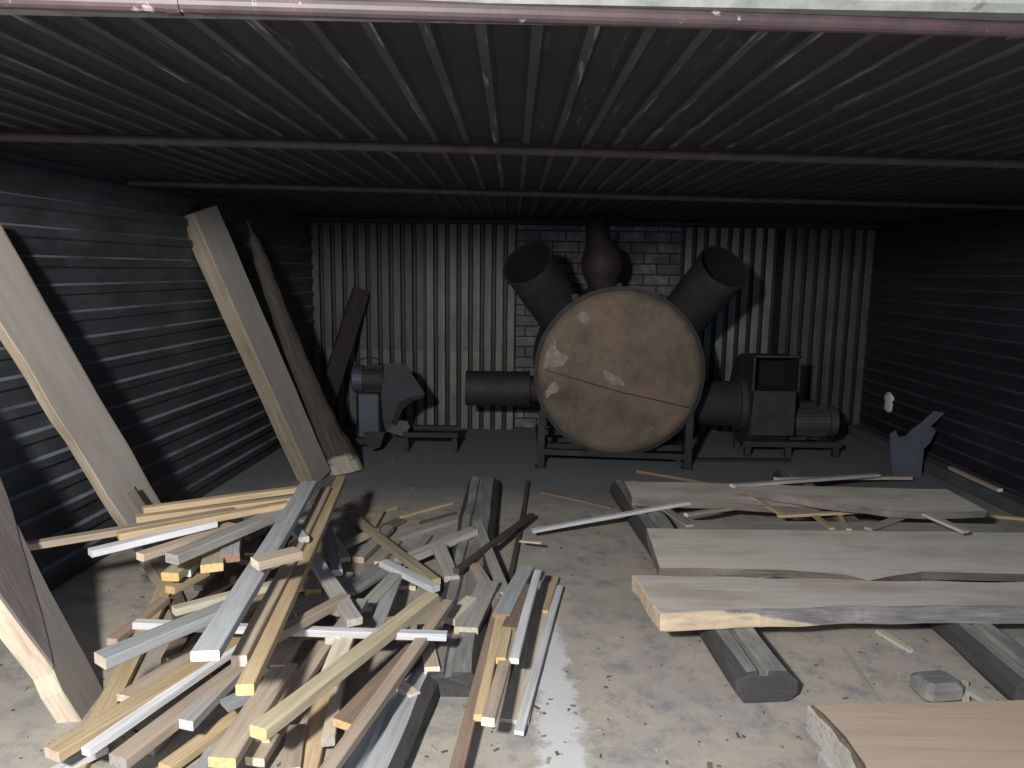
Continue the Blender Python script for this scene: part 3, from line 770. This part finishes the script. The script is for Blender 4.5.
flat_slab([(646, 528), (800, 530), (1090, 533), (1120, 577), (1000, 574), (925, 572), (893, 576), (868, 581), (845, 575), (780, 570), (700, 568), (659, 568)], Z+.055, .055, [M_slab, M_wane], 'middle grey slab with a knobbly bump in its front edge', wane=-.045, seed=5)
flat_slab([(624, 481), (770, 484), (845, 489), (860, 500), (820, 508), (760, 505), (690, 500), (632, 498)], Z+.055, .055, [M_slab, M_wane], 'farthest grey slab with a wavy barky front edge, left part of the row', wane=-.03, seed=7)
flat_slab([(736, 486), (800, 486), (947, 489), (988, 511), (935, 513), (893, 511), (820, 501)], Z+.125, .05, [M_slab, M_wane], 'tapering slab lying on the farthest slab, its right end splintered', wane=-.03, seed=9)
flat_slab([(690, 520), (800, 521), (1000, 524), (1012, 534), (860, 534), (690, 531)], Z+.03, .03, [W['grey'], W['grey']], 'thin grey board in the gap between the middle and farthest slabs', seed=12)
flat_slab([(808, 705), (900, 702), (1100, 698), (1250, 830), (890, 830), (862, 768), (835, 735)], .30, .09, [M_red, W['grey']], 'reddish-brown thick slab cut off by the bottom right corner', amp=.012, seed=15, jag=.008)
# barky rim along its left end
pts = [atz(x, y, .298) for x, y in ((812, 707), (822, 717), (832, 728), (842, 740), (852, 752), (860, 766), (872, 790), (886, 820))]
rb = MB()
rb.tube([p+Vector((.012*noise.noise((i*1.7, 0, 3)), 0, .0)) for i, p in enumerate(pts)], [.006, .011, .008, .012, .008, .012, .009, .006], 7)
red = [o for o in bpy.data.objects if o.get('label', '').startswith('reddish')][0]
k = rb.build('bark_rim', M_bark, None); k.parent = red; k.matrix_parent_inverse = red.matrix_world.inverted() if False else Matrix.Translation(-red.matrix_basis.translation)
# timber below the reddish slab, its end showing at the left
ca = atz(817, 744, .206)
MBs = MB().box((ca.x+.12, ca.y-.24, .103), (.24, .48, .206), bev=.015); o = MBs.build('bearer_block', M_char, org=(ca.x+.12, ca.y-.24, 0)); tag(o, 'grey block under the left end of the reddish slab', 'block')
c = atz(941, 702); Vb = MB(); Vb.box((c.x, c.y+.04, .04), (.16, .13, .08), bev=.02, R=Matrix.Rotation(.15, 3, 'Z')); o = Vb.build('wood_block', M_char, org=c); tag(o, 'small dark block on the floor behind the reddish slab', 'block')

# ------------------------------------------------------------------ battens: solver that rests each one on those below
class Rod: pass
ZS = []
PLACED = []; CLR = .78; HK = .78
def foot_of(rod, x, y):
    """height of rod's axis above (x,y) if inside its footprint else None"""
    dx = x-rod.a.x; dy = y-rod.a.y
    s = dx*rod.ux+dy*rod.uy; tt = -dx*rod.uy+dy*rod.ux
    if -0.0 <= s <= rod.L2 and abs(tt) <= rod.w/2*.92: return rod.a.z+(rod.b.z-rod.a.z)*s/rod.L2
    return None
def mk(a, b, w, h):
    r = Rod(); r.a = a; r.b = b; r.w = w; r.h = h
    dx = b.x-a.x; dy = b.y-a.y; r.L2 = math.hypot(dx, dy) or 1e-6; r.ux = dx/r.L2; r.uy = dy/r.L2; return r
for (a, b, w, h) in OBST: PLACED.append(mk(Vector((a.x, a.y, h/2)), Vector((b.x, b.y, h/2)), w, h))
def solve(px, w, h, zmin=0.0):
    za = zb = h/2+.05
    for it in range(7):
        a = atz(px[0], px[1], za); b = atz(px[2], px[3], zb); r = mk(a, b, w, h)
        cons = [(0.0, h/2+.002+zmin), (1.0, h/2+.002+zmin)]
        for p in PLACED:
            if min(p.a.x, p.b.x)-.15 > max(a.x, b.x) or max(p.a.x, p.b.x)+.15 < min(a.x, b.x): continue
            if min(p.a.y, p.b.y)-.15 > max(a.y, b.y) or max(p.a.y, p.b.y)+.15 < min(a.y, b.y): continue
            for i in range(41):
                t = i/40
                for s_ in (-.46, 0, .46):
                    x = a.x+(b.x-a.x)*t-r.uy*w*s_; y = a.y+(b.y-a.y)*t+r.ux*w*s_
                    z = foot_of(p, x, y)
                    if z is not None: cons.append((t, z+(p.h+h)/2*CLR))
        def zm(d): return max(c-d*(t-.5) for t, c in cons)
        lo, hi = -.075*r.L2, .075*r.L2
        for _ in range(60):
            m1 = lo+(hi-lo)/3; m2 = hi-(hi-lo)/3
            if zm(m1) < zm(m2): hi = m2
            else: lo = m1
        d = (lo+hi)/2; zc_ = zm(d)
        za += (zc_-d/2-za)*.8; zb += (zc_+d/2-zb)*.8
    za, zb = zc_-d/2, zc_+d/2
    a = atz(px[0], px[1], za); b = atz(px[2], px[3], zb); r = mk(a, b, w, h); PLACED.append(r); return r
ENDS = dict(tan='tan', cream='cream', grey='grey', blue='grey', white='white', brown='brown', dark='dark', taupe='cream', olive='tan', pink='pink')
def batten(px, w, h, col, lab, end=None, grp='loose battens in the big pile', zmin=0, taper=1.0, squash=False, keep=True):
    h *= HK; r = solve(px, w, h, zmin); ZS.append((round(r.a.z,2), round(r.b.z,2), lab[:40]))
    if not keep: return
    if squash:
        ea, eb = (v if v < .12 else .12+(v-.12)*.58 for v in (r.a.z, r.b.z))
        r.a, r.b = atz(px[0], px[1], ea), atz(px[2], px[3], eb)
    L = (r.b-r.a).length
    o = stick_mesh('batten', L, w, h, [W[col], END[end or ENDS[col]]], bow=min(.006, L*.004), taper=taper)
    M = frame(r.a, r.b, (0, 0, 1)); M.translation = (r.a+r.b)/2; o.matrix_world = M
    tag(o, lab, 'batten', grp); return o

P = [
 # --- bottom layers
 ((478,523,505,594),.055,.03,'grey','grey batten under the dark crossing stick, lying beside the charred bearer'),
 ((528,482,509,584),.028,.03,'dark','thin dark stick pointing to the back wall, right of the charred bearer'),
 ((474,566,500,608),.055,.04,'taupe','brownish batten ending under the blue-grey one, right side of the pile'),
 ((547,583,514,722),.105,.02,'cream','wide thin pale board at the right edge of the pile'),
 ((560,587,519,733),.034,.022,'white','slim white batten at the far right edge of the pile'),
 ((556,578,545,612),.03,.02,'tan','short thin tan offcut beside the white batten, right edge of the pile'),
 ((500,602,452,790),.045,.04,'brown','grey-brown batten running off the bottom edge, alone on the floor'),
 ((479,718,502,608),.036,.034,'tan','slim tan batten beside the grey-brown one, yellow tip'),
 ((488,722,515,622),.045,.04,'taupe','square batten with a pale yellow end, pointing down at the right'),
 ((501,661,512,600),.04,.035,'tan','short batten with bright yellow end, under the blue-grey batten','orange'),
 ((528,586,511,630),.08,.03,'brown','brown board tucked under the blue-grey batten'),
 ((514,661,538,572),.036,.03,'white','white-grey batten with white end, next to the wide pale board'),
 ((501,617,527,568),.075,.035,'blue','blue-grey batten with a reddish near end, right side of the pile','red'),
 ((432,671,424,628),.058,.045,'taupe','stubby tan batten pointing down towards the burnt bearer end'),
 ((466,631,489,584),.10,.045,'grey','thick grey block-like batten with pale end above the burnt bearer end','cream'),
 ((449,621,472,600),.06,.04,'cream','short pale batten with rounded end behind the thick grey one'),
 ((176,567,70,778),.072,.035,'tan','long yellow batten crossing down to the lower left corner'),
 ((112,642,165,600),.05,.04,'pink','pinkish batten tip poking out left of the long yellow batten'),
 ((327,683,300,800),.072,.04,'tan','yellow batten running straight off the bottom edge, mid pile'),
 ((328,742,346,655),.045,.04,'cream','slim pale batten with grey end, right of the yellow bottom one','grey'),
 ((290,772,297,728),.06,.035,'taupe','short tan batten tip pointing up at the bottom edge'),
 ((200,774,224,733),.05,.03,'blue','bluish batten peeping out at the bottom edge beside the wide tan one'),
 ((52,774,105,748),.04,.03,'white','white batten tip under the long yellow one, lower left corner'),
 ((165,769,245,712),.055,.04,'tan','yellow batten low at the bottom edge, left of the wide tan one'),
 ((224,706,262,688),.07,.02,'blue','grey-blue batten stub crossing behind the wide tan batten'),
 ((118,762,242,668),.07,.05,'taupe','brown-tan batten with grey end, bottom left of the pile','grey'),
 ((255,762,302,688),.065,.04,'taupe','tan batten with dark end under the long olive batten, bottom'),
 ((412,558,428,536),.05,.03,'grey','short grey batten behind the wide grey one, back of the pile'),
 ((356,519,396,507),.035,.025,'olive','greenish batten on the floor at the back of the pile'),
 ((345,508,364,497),.05,.03,'brown','bark-brown chunk at the back of the pile by the beam foot'),
 ((401,517,452,503),.028,.02,'tan','thin tan stick reaching furthest back from the pile'),
 ((420,523,456,513),.02,.02,'dark','thin dark stick beside the thin tan stick at the back'),
 ((384,543,458,520),.04,.035,'grey','slim grey batten lying behind the wide grey one'),
 ((381,512,366,540),.045,.03,'olive','olive batten slanting under the long crossing batten, back of pile'),
 ((365,536,401,520),.07,.025,'brown','dark brown board on the floor at the back of the pile'),
 ((340,548,376,530),.06,.03,'taupe','taupe board under the battens at the back middle'),
 ((398,563,474,531),.075,.045,'grey','wide grey batten rising to the right, back of the pile'),
 ((358,560,389,528),.065,.045,'grey','grey batten with square tan end, back middle of the pile','pink'),
 ((378,564,398,542),.04,.035,'taupe','small batten with tan end under the crossing batten','pink'),
 ((345,560,330,536),.06,.035,'cream','pale short batten by the blue-white stub, back middle'),
 ((318,563,331,538),.06,.035,'taupe','tan stub between the two long crossing battens, back'),
 ((425,640,342,725),.08,.04,'brown','brown shaded board behind the long grey-brown batten, lower middle','tan'),
 ((345,592,392,563),.11,.025,'blue','wide bluish board in the middle of the pile'),
 ((407,588,415,566),.09,.03,'blue','short bluish batten with pale end in the middle right','cream'),
 ((300,690,262,740),.05,.04,'taupe','tan batten under the olive one, bottom middle'),
 ((335,630,268,728),.062,.04,'taupe','long tan batten passing under the olive batten, middle'),
 ((372,642,396,578),.06,.03,'blue','grey-blue batten pointing down to the white crossing batten'),
 ((222,763,286,667),.085,.045,'taupe','wide tan batten with yellow end at the bottom edge','tan'),
 ((148,751,177,721),.05,.035,'cream','short cream batten lying on the brown-tan one, lower left'),
 ((86,752,252,638),.036,.035,'white','long bright white batten alongside the yellow one, lower left'),
 ((125,699,246,620),.07,.035,'taupe','grey-tan batten just behind the long yellow one, lower left'),
 ((52,755,252,634),.068,.045,'tan','long yellow batten running to the lower left, over the other yellow','pink'),
 ((186,725,262,648),.055,.045,'grey','grey-green batten with white end, lower left middle','white'),
 ((277,670,303,628),.05,.05,'taupe','taupe batten stub over the wide tan one, middle'),
 # --- back left fan
 ((170,590,205,572),.05,.04,'tan','small tan batten tip under the orange-ended batten'),
 ((198,588,224,556),.04,.035,'cream','small cream batten tip in the left middle of the pile'),
 ((186,573,204,552),.042,.042,'white','small white square batten end in the left of the pile'),
 ((170,577,205,548),.075,.045,'olive','batten with bright orange cut end, left of the pile','orange'),
 ((212,568,222,522),.085,.045,'olive','batten pointing at the viewer with yellow cut end, left','tan'),
 ((230,558,235,520),.075,.05,'blue','grey batten pointing at the viewer with brown end','brown'),
 ((250,556,282,533),.055,.04,'taupe','brown-tan batten end in the upper middle of the pile'),
 ((248,538,282,520),.05,.035,'olive','tan batten lying under the big grey crossing batten, upper middle'),
 ((140,557,232,526),.05,.04,'taupe','tan batten below the white one in the left fan','pink'),
 ((172,559,280,513),.07,.05,'grey','thick grey-brown batten slanting across the viewer-pointing ones'),
 ((90,553,215,523),.05,.035,'white','white-grey batten with white end, sticking out left'),
 ((28,546,235,511),.05,.035,'taupe','weathered batten reaching furthest left, touching the near slab','grey'),
 ((118,536,288,504),.05,.035,'tan','third yellow batten of the back left fan, orange end','orange'),
 ((136,519,296,499),.05,.035,'tan','second yellow batten of the back left fan'),
 ((143,510,301,489),.046,.035,'tan','topmost yellow batten of the back left fan'),
 ((272,507,304,540),.045,.035,'blue','bluish batten crossing under the big grey one, upper middle'),
 ((306,501,328,489),.05,.035,'taupe','short tan stub behind the tops of the two crossing battens'),
 ((303,522,325,504),.055,.035,'cream','pale stub between the big grey and the yellow batten tops'),
 # --- upper layers
 ((313,593,325,558),.075,.045,'grey','grey batten with yellow cut end in the very middle','orange'),
 ((292,613,332,596),.06,.03,'grey','short grey board beside the steep yellow batten, middle'),
 ((174,611,276,585),.045,.035,'cream','cream batten crossing under the big grey one, left middle'),
 ((135,624,447,636),.036,.036,'white','very long white batten running level across the whole pile'),
 ((100,661,238,604),.075,.05,'blue','thick blue-grey batten pointing left, over the long yellow one','cream'),
 ((398,684,415,696),.045,.03,'cream','small pale batten end poking out right over the grey bearer'),
 ((337,573,328,530),.05,.04,'blue','short blue-white stub standing out in the back middle','white'),
 ((245,690,341,479),.052,.045,'tan','long steep yellow batten at the top of the pile, right of its twin'),
 ((239,661,326,490),.05,.045,'taupe','long steep grey-tan batten with pink end, twin of the yellow','pink'),
 ((205,656,309,484),.078,.04,'blue','big blue-grey batten laid steeply over the pile, white end','white'),
 ((255,564,298,553),.07,.04,'taupe','short brownish block lying across the big blue-grey batten'),
 ((258,646,346,598),.045,.045,'taupe','taupe batten crossing over the steep yellow pair'),
 ((364,609,396,575),.07,.03,'grey','grey batten with square cut end, middle of the pile'),
 ((312,556,355,622),.06,.04,'grey','grey batten sloping down right, middle of the pile'),
 ((333,641,361,602),.06,.04,'grey','pale grey batten with yellow end, over the long white one','cream'),
 ((258,733,432,597),.062,.05,'olive','long olive batten running down to the bottom, yellow end','tan'),
 ((328,682,346,637),.07,.035,'cream','cream batten with pink end lying on the olive batten','pink'),
 ((326,774,448,603),.045,.04,'taupe','long grey-brown batten at the right front, running to the bottom edge'),
 ((452,579,439,547),.075,.04,'grey','short grey batten with pale end under the wide grey one'),
 ((383,563,436,589),.05,.04,'white','white batten under the long crossing batten, back right'),
 ((351,515,436,582),.05,.04,'olive','long crossing batten with yellow end, back right of the pile','tan'),
 ((456,571,532,515),.034,.034,'dark','dark brown stick crossing over the grey batten, right back'),
]
hull = [(180, 548), (290, 515), (330, 545), (400, 580), (400, 620), (330, 660), (250, 690), (150, 690), (165, 612)]
def inside(x, y):
    c = False
    for i in range(len(hull)):
        (x1, y1), (x2, y2) = hull[i], hull[i-1]
        if (y1 > y) != (y2 > y) and x < (x2-x1)*(y-y1)/(y2-y1)+x1: c = not c
    return c
rf = random.Random(11); nf = 0
while nf < 20:
    cx_, cy_ = rf.uniform(120, 430), rf.uniform(520, 740); an = rf.choice((rf.gauss(-.45, .25), rf.gauss(-1.05, .25), rf.gauss(.6, .4))); hl = rf.uniform(35, 95)
    q = (cx_-hl*math.cos(an), cy_-hl*math.sin(an), cx_+hl*math.cos(an), cy_+hl*math.sin(an))
    if inside(*q[:2]) and inside(*q[2:]):
        batten(q, rf.choice((.05, .06, .07)), .036, rf.choice(('taupe', 'brown', 'tan', 'grey', 'brown')), 'batten buried in the big pile, only slivers of it showing between others', grp='buried battens of the big pile', squash=True, keep=nf not in (0, 3, 5, 6, 8)); nf += 1
ZMIN = {}
for key, v in (('topmost yellow', .56), ('second yellow', .565), ('third yellow', .575), ('weathered batten reaching', .57), ('white-grey batten with white end, sticking', .55), ('tan batten below the white one', .50),
               ('thick grey-brown batten slanting', .53), ('batten pointing at', .44), ('grey batten pointing at', .45), ('batten with bright orange', .38), ('small white square', .36), ('small tan batten tip', .3),
               ('bluish batten crossing', .5), ('thin bluish stub', .46), ('big blue-grey batten laid', .60), ('long steep yellow', .44), ('long steep grey-tan', .47), ('short brownish block', .68), ('thick blue-grey batten pointing', .36), ('long olive batten', .24)): ZMIN[key] = v
for e in P:
    zk = [v for k_, v in ZMIN.items() if e[4].startswith(k_)]
    batten(*e[:5], end=(e[5] if len(e) > 5 else None), zmin=zk[0]*1.35 if zk else 0, squash=True)

# battens on and round the right-hand slabs
SL = 'loose battens round the slabs'
for (px, zt_) in (((640, 490, 1000, 500), 0),): pass
def flat(poly_px, ztop, th):
    P_ = [atz(x, y, ztop-th/2) for x, y in poly_px]
    a = (P_[0]+P_[3])/2; b = (P_[1]+P_[2])/2; w = ((P_[0]-P_[3]).length+(P_[1]-P_[2]).length)/2
    PLACED.append(mk(Vector((a.x, a.y, ztop-th/2)), Vector((b.x, b.y, ztop-th/2)), w, th))
flat([(624, 481), (855, 488), (855, 507), (632, 498)], Z+.055, .055)
flat([(770, 486), (960, 489), (985, 511), (880, 509)], Z+.125, .05)
flat([(646, 528), (1090, 533), (1120, 577), (659, 568)], Z+.055, .055)
flat([(690, 517), (1000, 522), (1012, 534), (690, 531)], Z+.03, .03)
PLACED.append(mk(Vector((n1.x, n1.y, BH/2)), Vector((f1_.x, f1_.y, BH/2)), .215, BH))
PLACED.append(mk(Vector((n2.x, n2.y, BH/2)), n2+d2*3.0+Vector((0, 0, BH/2)), .215, BH))
Q = [
 ((541,492,612,508),.025,.02,'brown','thin brown stick on bare floor left of the farthest slab'),
 ((686,515,742,507),.035,.025,'taupe','thin pale stick in the gap before the farthest slab'),
 ((660,506,690,526),.05,.02,'grey','flat grey batten slanting between the farthest and middle slabs'),
 ((815,516,832,529),.035,.02,'tan','tan stub standing over the gap behind the middle slab'),
 ((840,516,849,530),.03,.02,'tan','second tan stub in the gap, just right of the first'),
 ((868,529,912,513),.045,.02,'grey','grey batten slanting up in the gap behind the middle slab'),
 ((925,514,966,532),.05,.02,'grey','grey batten slanting down in the gap, right half'),
 ((532,531,705,500),.034,.026,'white','long white batten lying half on the farthest slab'),
 ((637,471,742,489),.035,.03,'brown','brown stick with dark end at the back of the farthest slab'),
 ((733,486,783,515),.03,.025,'tan','tan stick slanting across the front of the farthest slab'),
 ((778,516,870,511),.03,.022,'tan','level tan stick lying in the gap before the tapering slab'),
 ((775,479,911,478),.03,.03,'cream','level cream batten behind the tapering slab'),
 ((732,486,878,475),.042,.028,'white','whitish batten lying across the back edge of the tapering slab'),
 ((984,515,1040,520),.04,.025,'tan','tan batten at the right edge of the photo before the kerb'),
 ((878,631,911,651),.03,.02,'cream','thin pale batten with white end on the floor before the nearest slab','white'),
 ((843,647,880,703),.016,.006,'grey','very thin lath on the floor behind the reddish slab'),
 ((965,683,966,705),.025,.03,'cream','pale splinter leaning by the small dark block'),
 ((968,688,990,702),.06,.02,'grey','flat grey offcut right of the small dark block'),
 ((520,541,541,543),.018,.012,'cream','thin pale sliver on bare floor right of the pile'),
]
for e in Q: batten(*e[:5], end=(e[5] if len(e) > 5 else None), grp=SL)
# stub standing up in front of the tall slab, propped on the fan of battens
def prop(a, b, w, h, col, lab, end=None):
    o = stick_mesh('batten', (b-a).length, w, h, [W[col], END[end or ENDS[col]]]); M = frame(a, b, (0, -1, .5)); M.translation = (a+b)/2; o.matrix_world = M
    tag(o, lab, 'batten', 'loose battens in the big pile')
prop(aty(131, 489, 3.44), aty(165, 537, 3.46), .038, .03, 'dark', 'dark stub poking up before the tall pale slab', 'pink')
# batten on the kerb
a = atx(950, 472, XR-.08); b = atx(1000, 491, XR-.08); a.z = b.z = .09+.013
o = stick_mesh('batten', (b-a).length, .04, .024, [W['taupe'], END['cream']]); M = frame(a, b, (0, 0, 1)); M.translation = (a+b)/2; o.matrix_world = M
tag(o, 'tan batten lying along the kerb at the foot of the right wall', 'batten', SL)

# ------------------------------------------------------------------ scraps at the right wall
SY = lambda x, y: 6.05+.012*(y-475)*0
base = atz(905, 478); 
px = [(893, 476), (891, 460), (890, 434), (896, 430), (898, 437), (906, 436), (912, 429), (920, 424), (934, 411), (945, 413), (931, 426), (936, 431), (930, 443), (924, 449), (921, 478)]
m = MB(); Pn = [aty(x, y, base.y+.12*(478-y)/68) for x, y in px]; n = len(Pn)
V = Pn+[p+Vector((.0, .006, 0)) for p in Pn]
m.add(V, [tuple(range(n)), tuple(range(2*n-1, n-1, -1))]+[(i, n+i, n+(i+1) % n, (i+1) % n) for i in range(n)])
o = m.build('metal_scrap', M_scrap, org=base); tag(o, 'torn grey sheet metal scrap standing against the right wall', 'metal scrap')
c = atx(888, 402, XR-.02); m = MB(); m.tube([c+Vector((0, 0, -.10)), c+Vector((0, 0, -.07)), c+Vector((0, 0, 0)), c+Vector((0, 0, .05)), c+Vector((0, .01, .09))], [.015, .05, .045, .055, .02], 12)
for i, v in enumerate(m.V): v.y = c.y+(v.y-c.y)*1.7; v.x = XR-.012-abs(v.x-c.x)*.35+.01*noise.noise(v*9)
o = m.build('pale_blob', M_blob, org=c, smooth=True); tag(o, 'small pale blob stuck on the black right wall', 'foam blob')

# ------------------------------------------------------------------ dust spill and chips
m = MB(); rr = random.Random(3)
for i in range(420):
    x = rr.uniform(380, 1000) if i % 3 else rr.uniform(0, 420); y = rr.choice((rr.uniform(520, 768), rr.uniform(640, 768), rr.uniform(455, 560)))
    p = atz(x, y, .003); s_ = rr.uniform(.002, .007)*(2.2 if rr.random() < .08 else 1)
    R_ = Matrix.Rotation(rr.uniform(0, PI), 3, 'Z') @ Matrix.Rotation(rr.uniform(-.25, .25), 3, 'Y')
    m.box((p.x, p.y, .004), (s_*rr.uniform(1.2, 3.5), s_, .004), rr.choice((0, 0, 1, 2)), R_)
tag(m.build('wood_chips', [M_bark, W['brown'], W['taupe']], org=(0, 3, 0)), 'scattered wood chips and bark crumbs on the concrete floor', 'wood chips', kind='stuff')

# ------------------------------------------------------------------ light
ld = bpy.data.lights.new('work_lamp', 'POINT'); ld.energy = 690; ld.color = (1, .97, .93); ld.shadow_soft_size = .1
lo_ = bpy.data.objects.new('work_lamp', ld); COL.objects.link(lo_); lo_.location = (-.8, -.3, 2.14)
w = bpy.data.worlds.new('sky'); S.world = w; w.use_nodes = True
bg = w.node_tree.nodes['Background']; bg.inputs[0].default_value = (.55, .68, 1.0, 1); bg.inputs[1].default_value = .75
S.view_settings.view_transform = 'Standard'; S.view_settings.look = 'None'; S.view_settings.gamma = 1; S.view_settings.exposure = .18
S.view_settings.use_curve_mapping = False
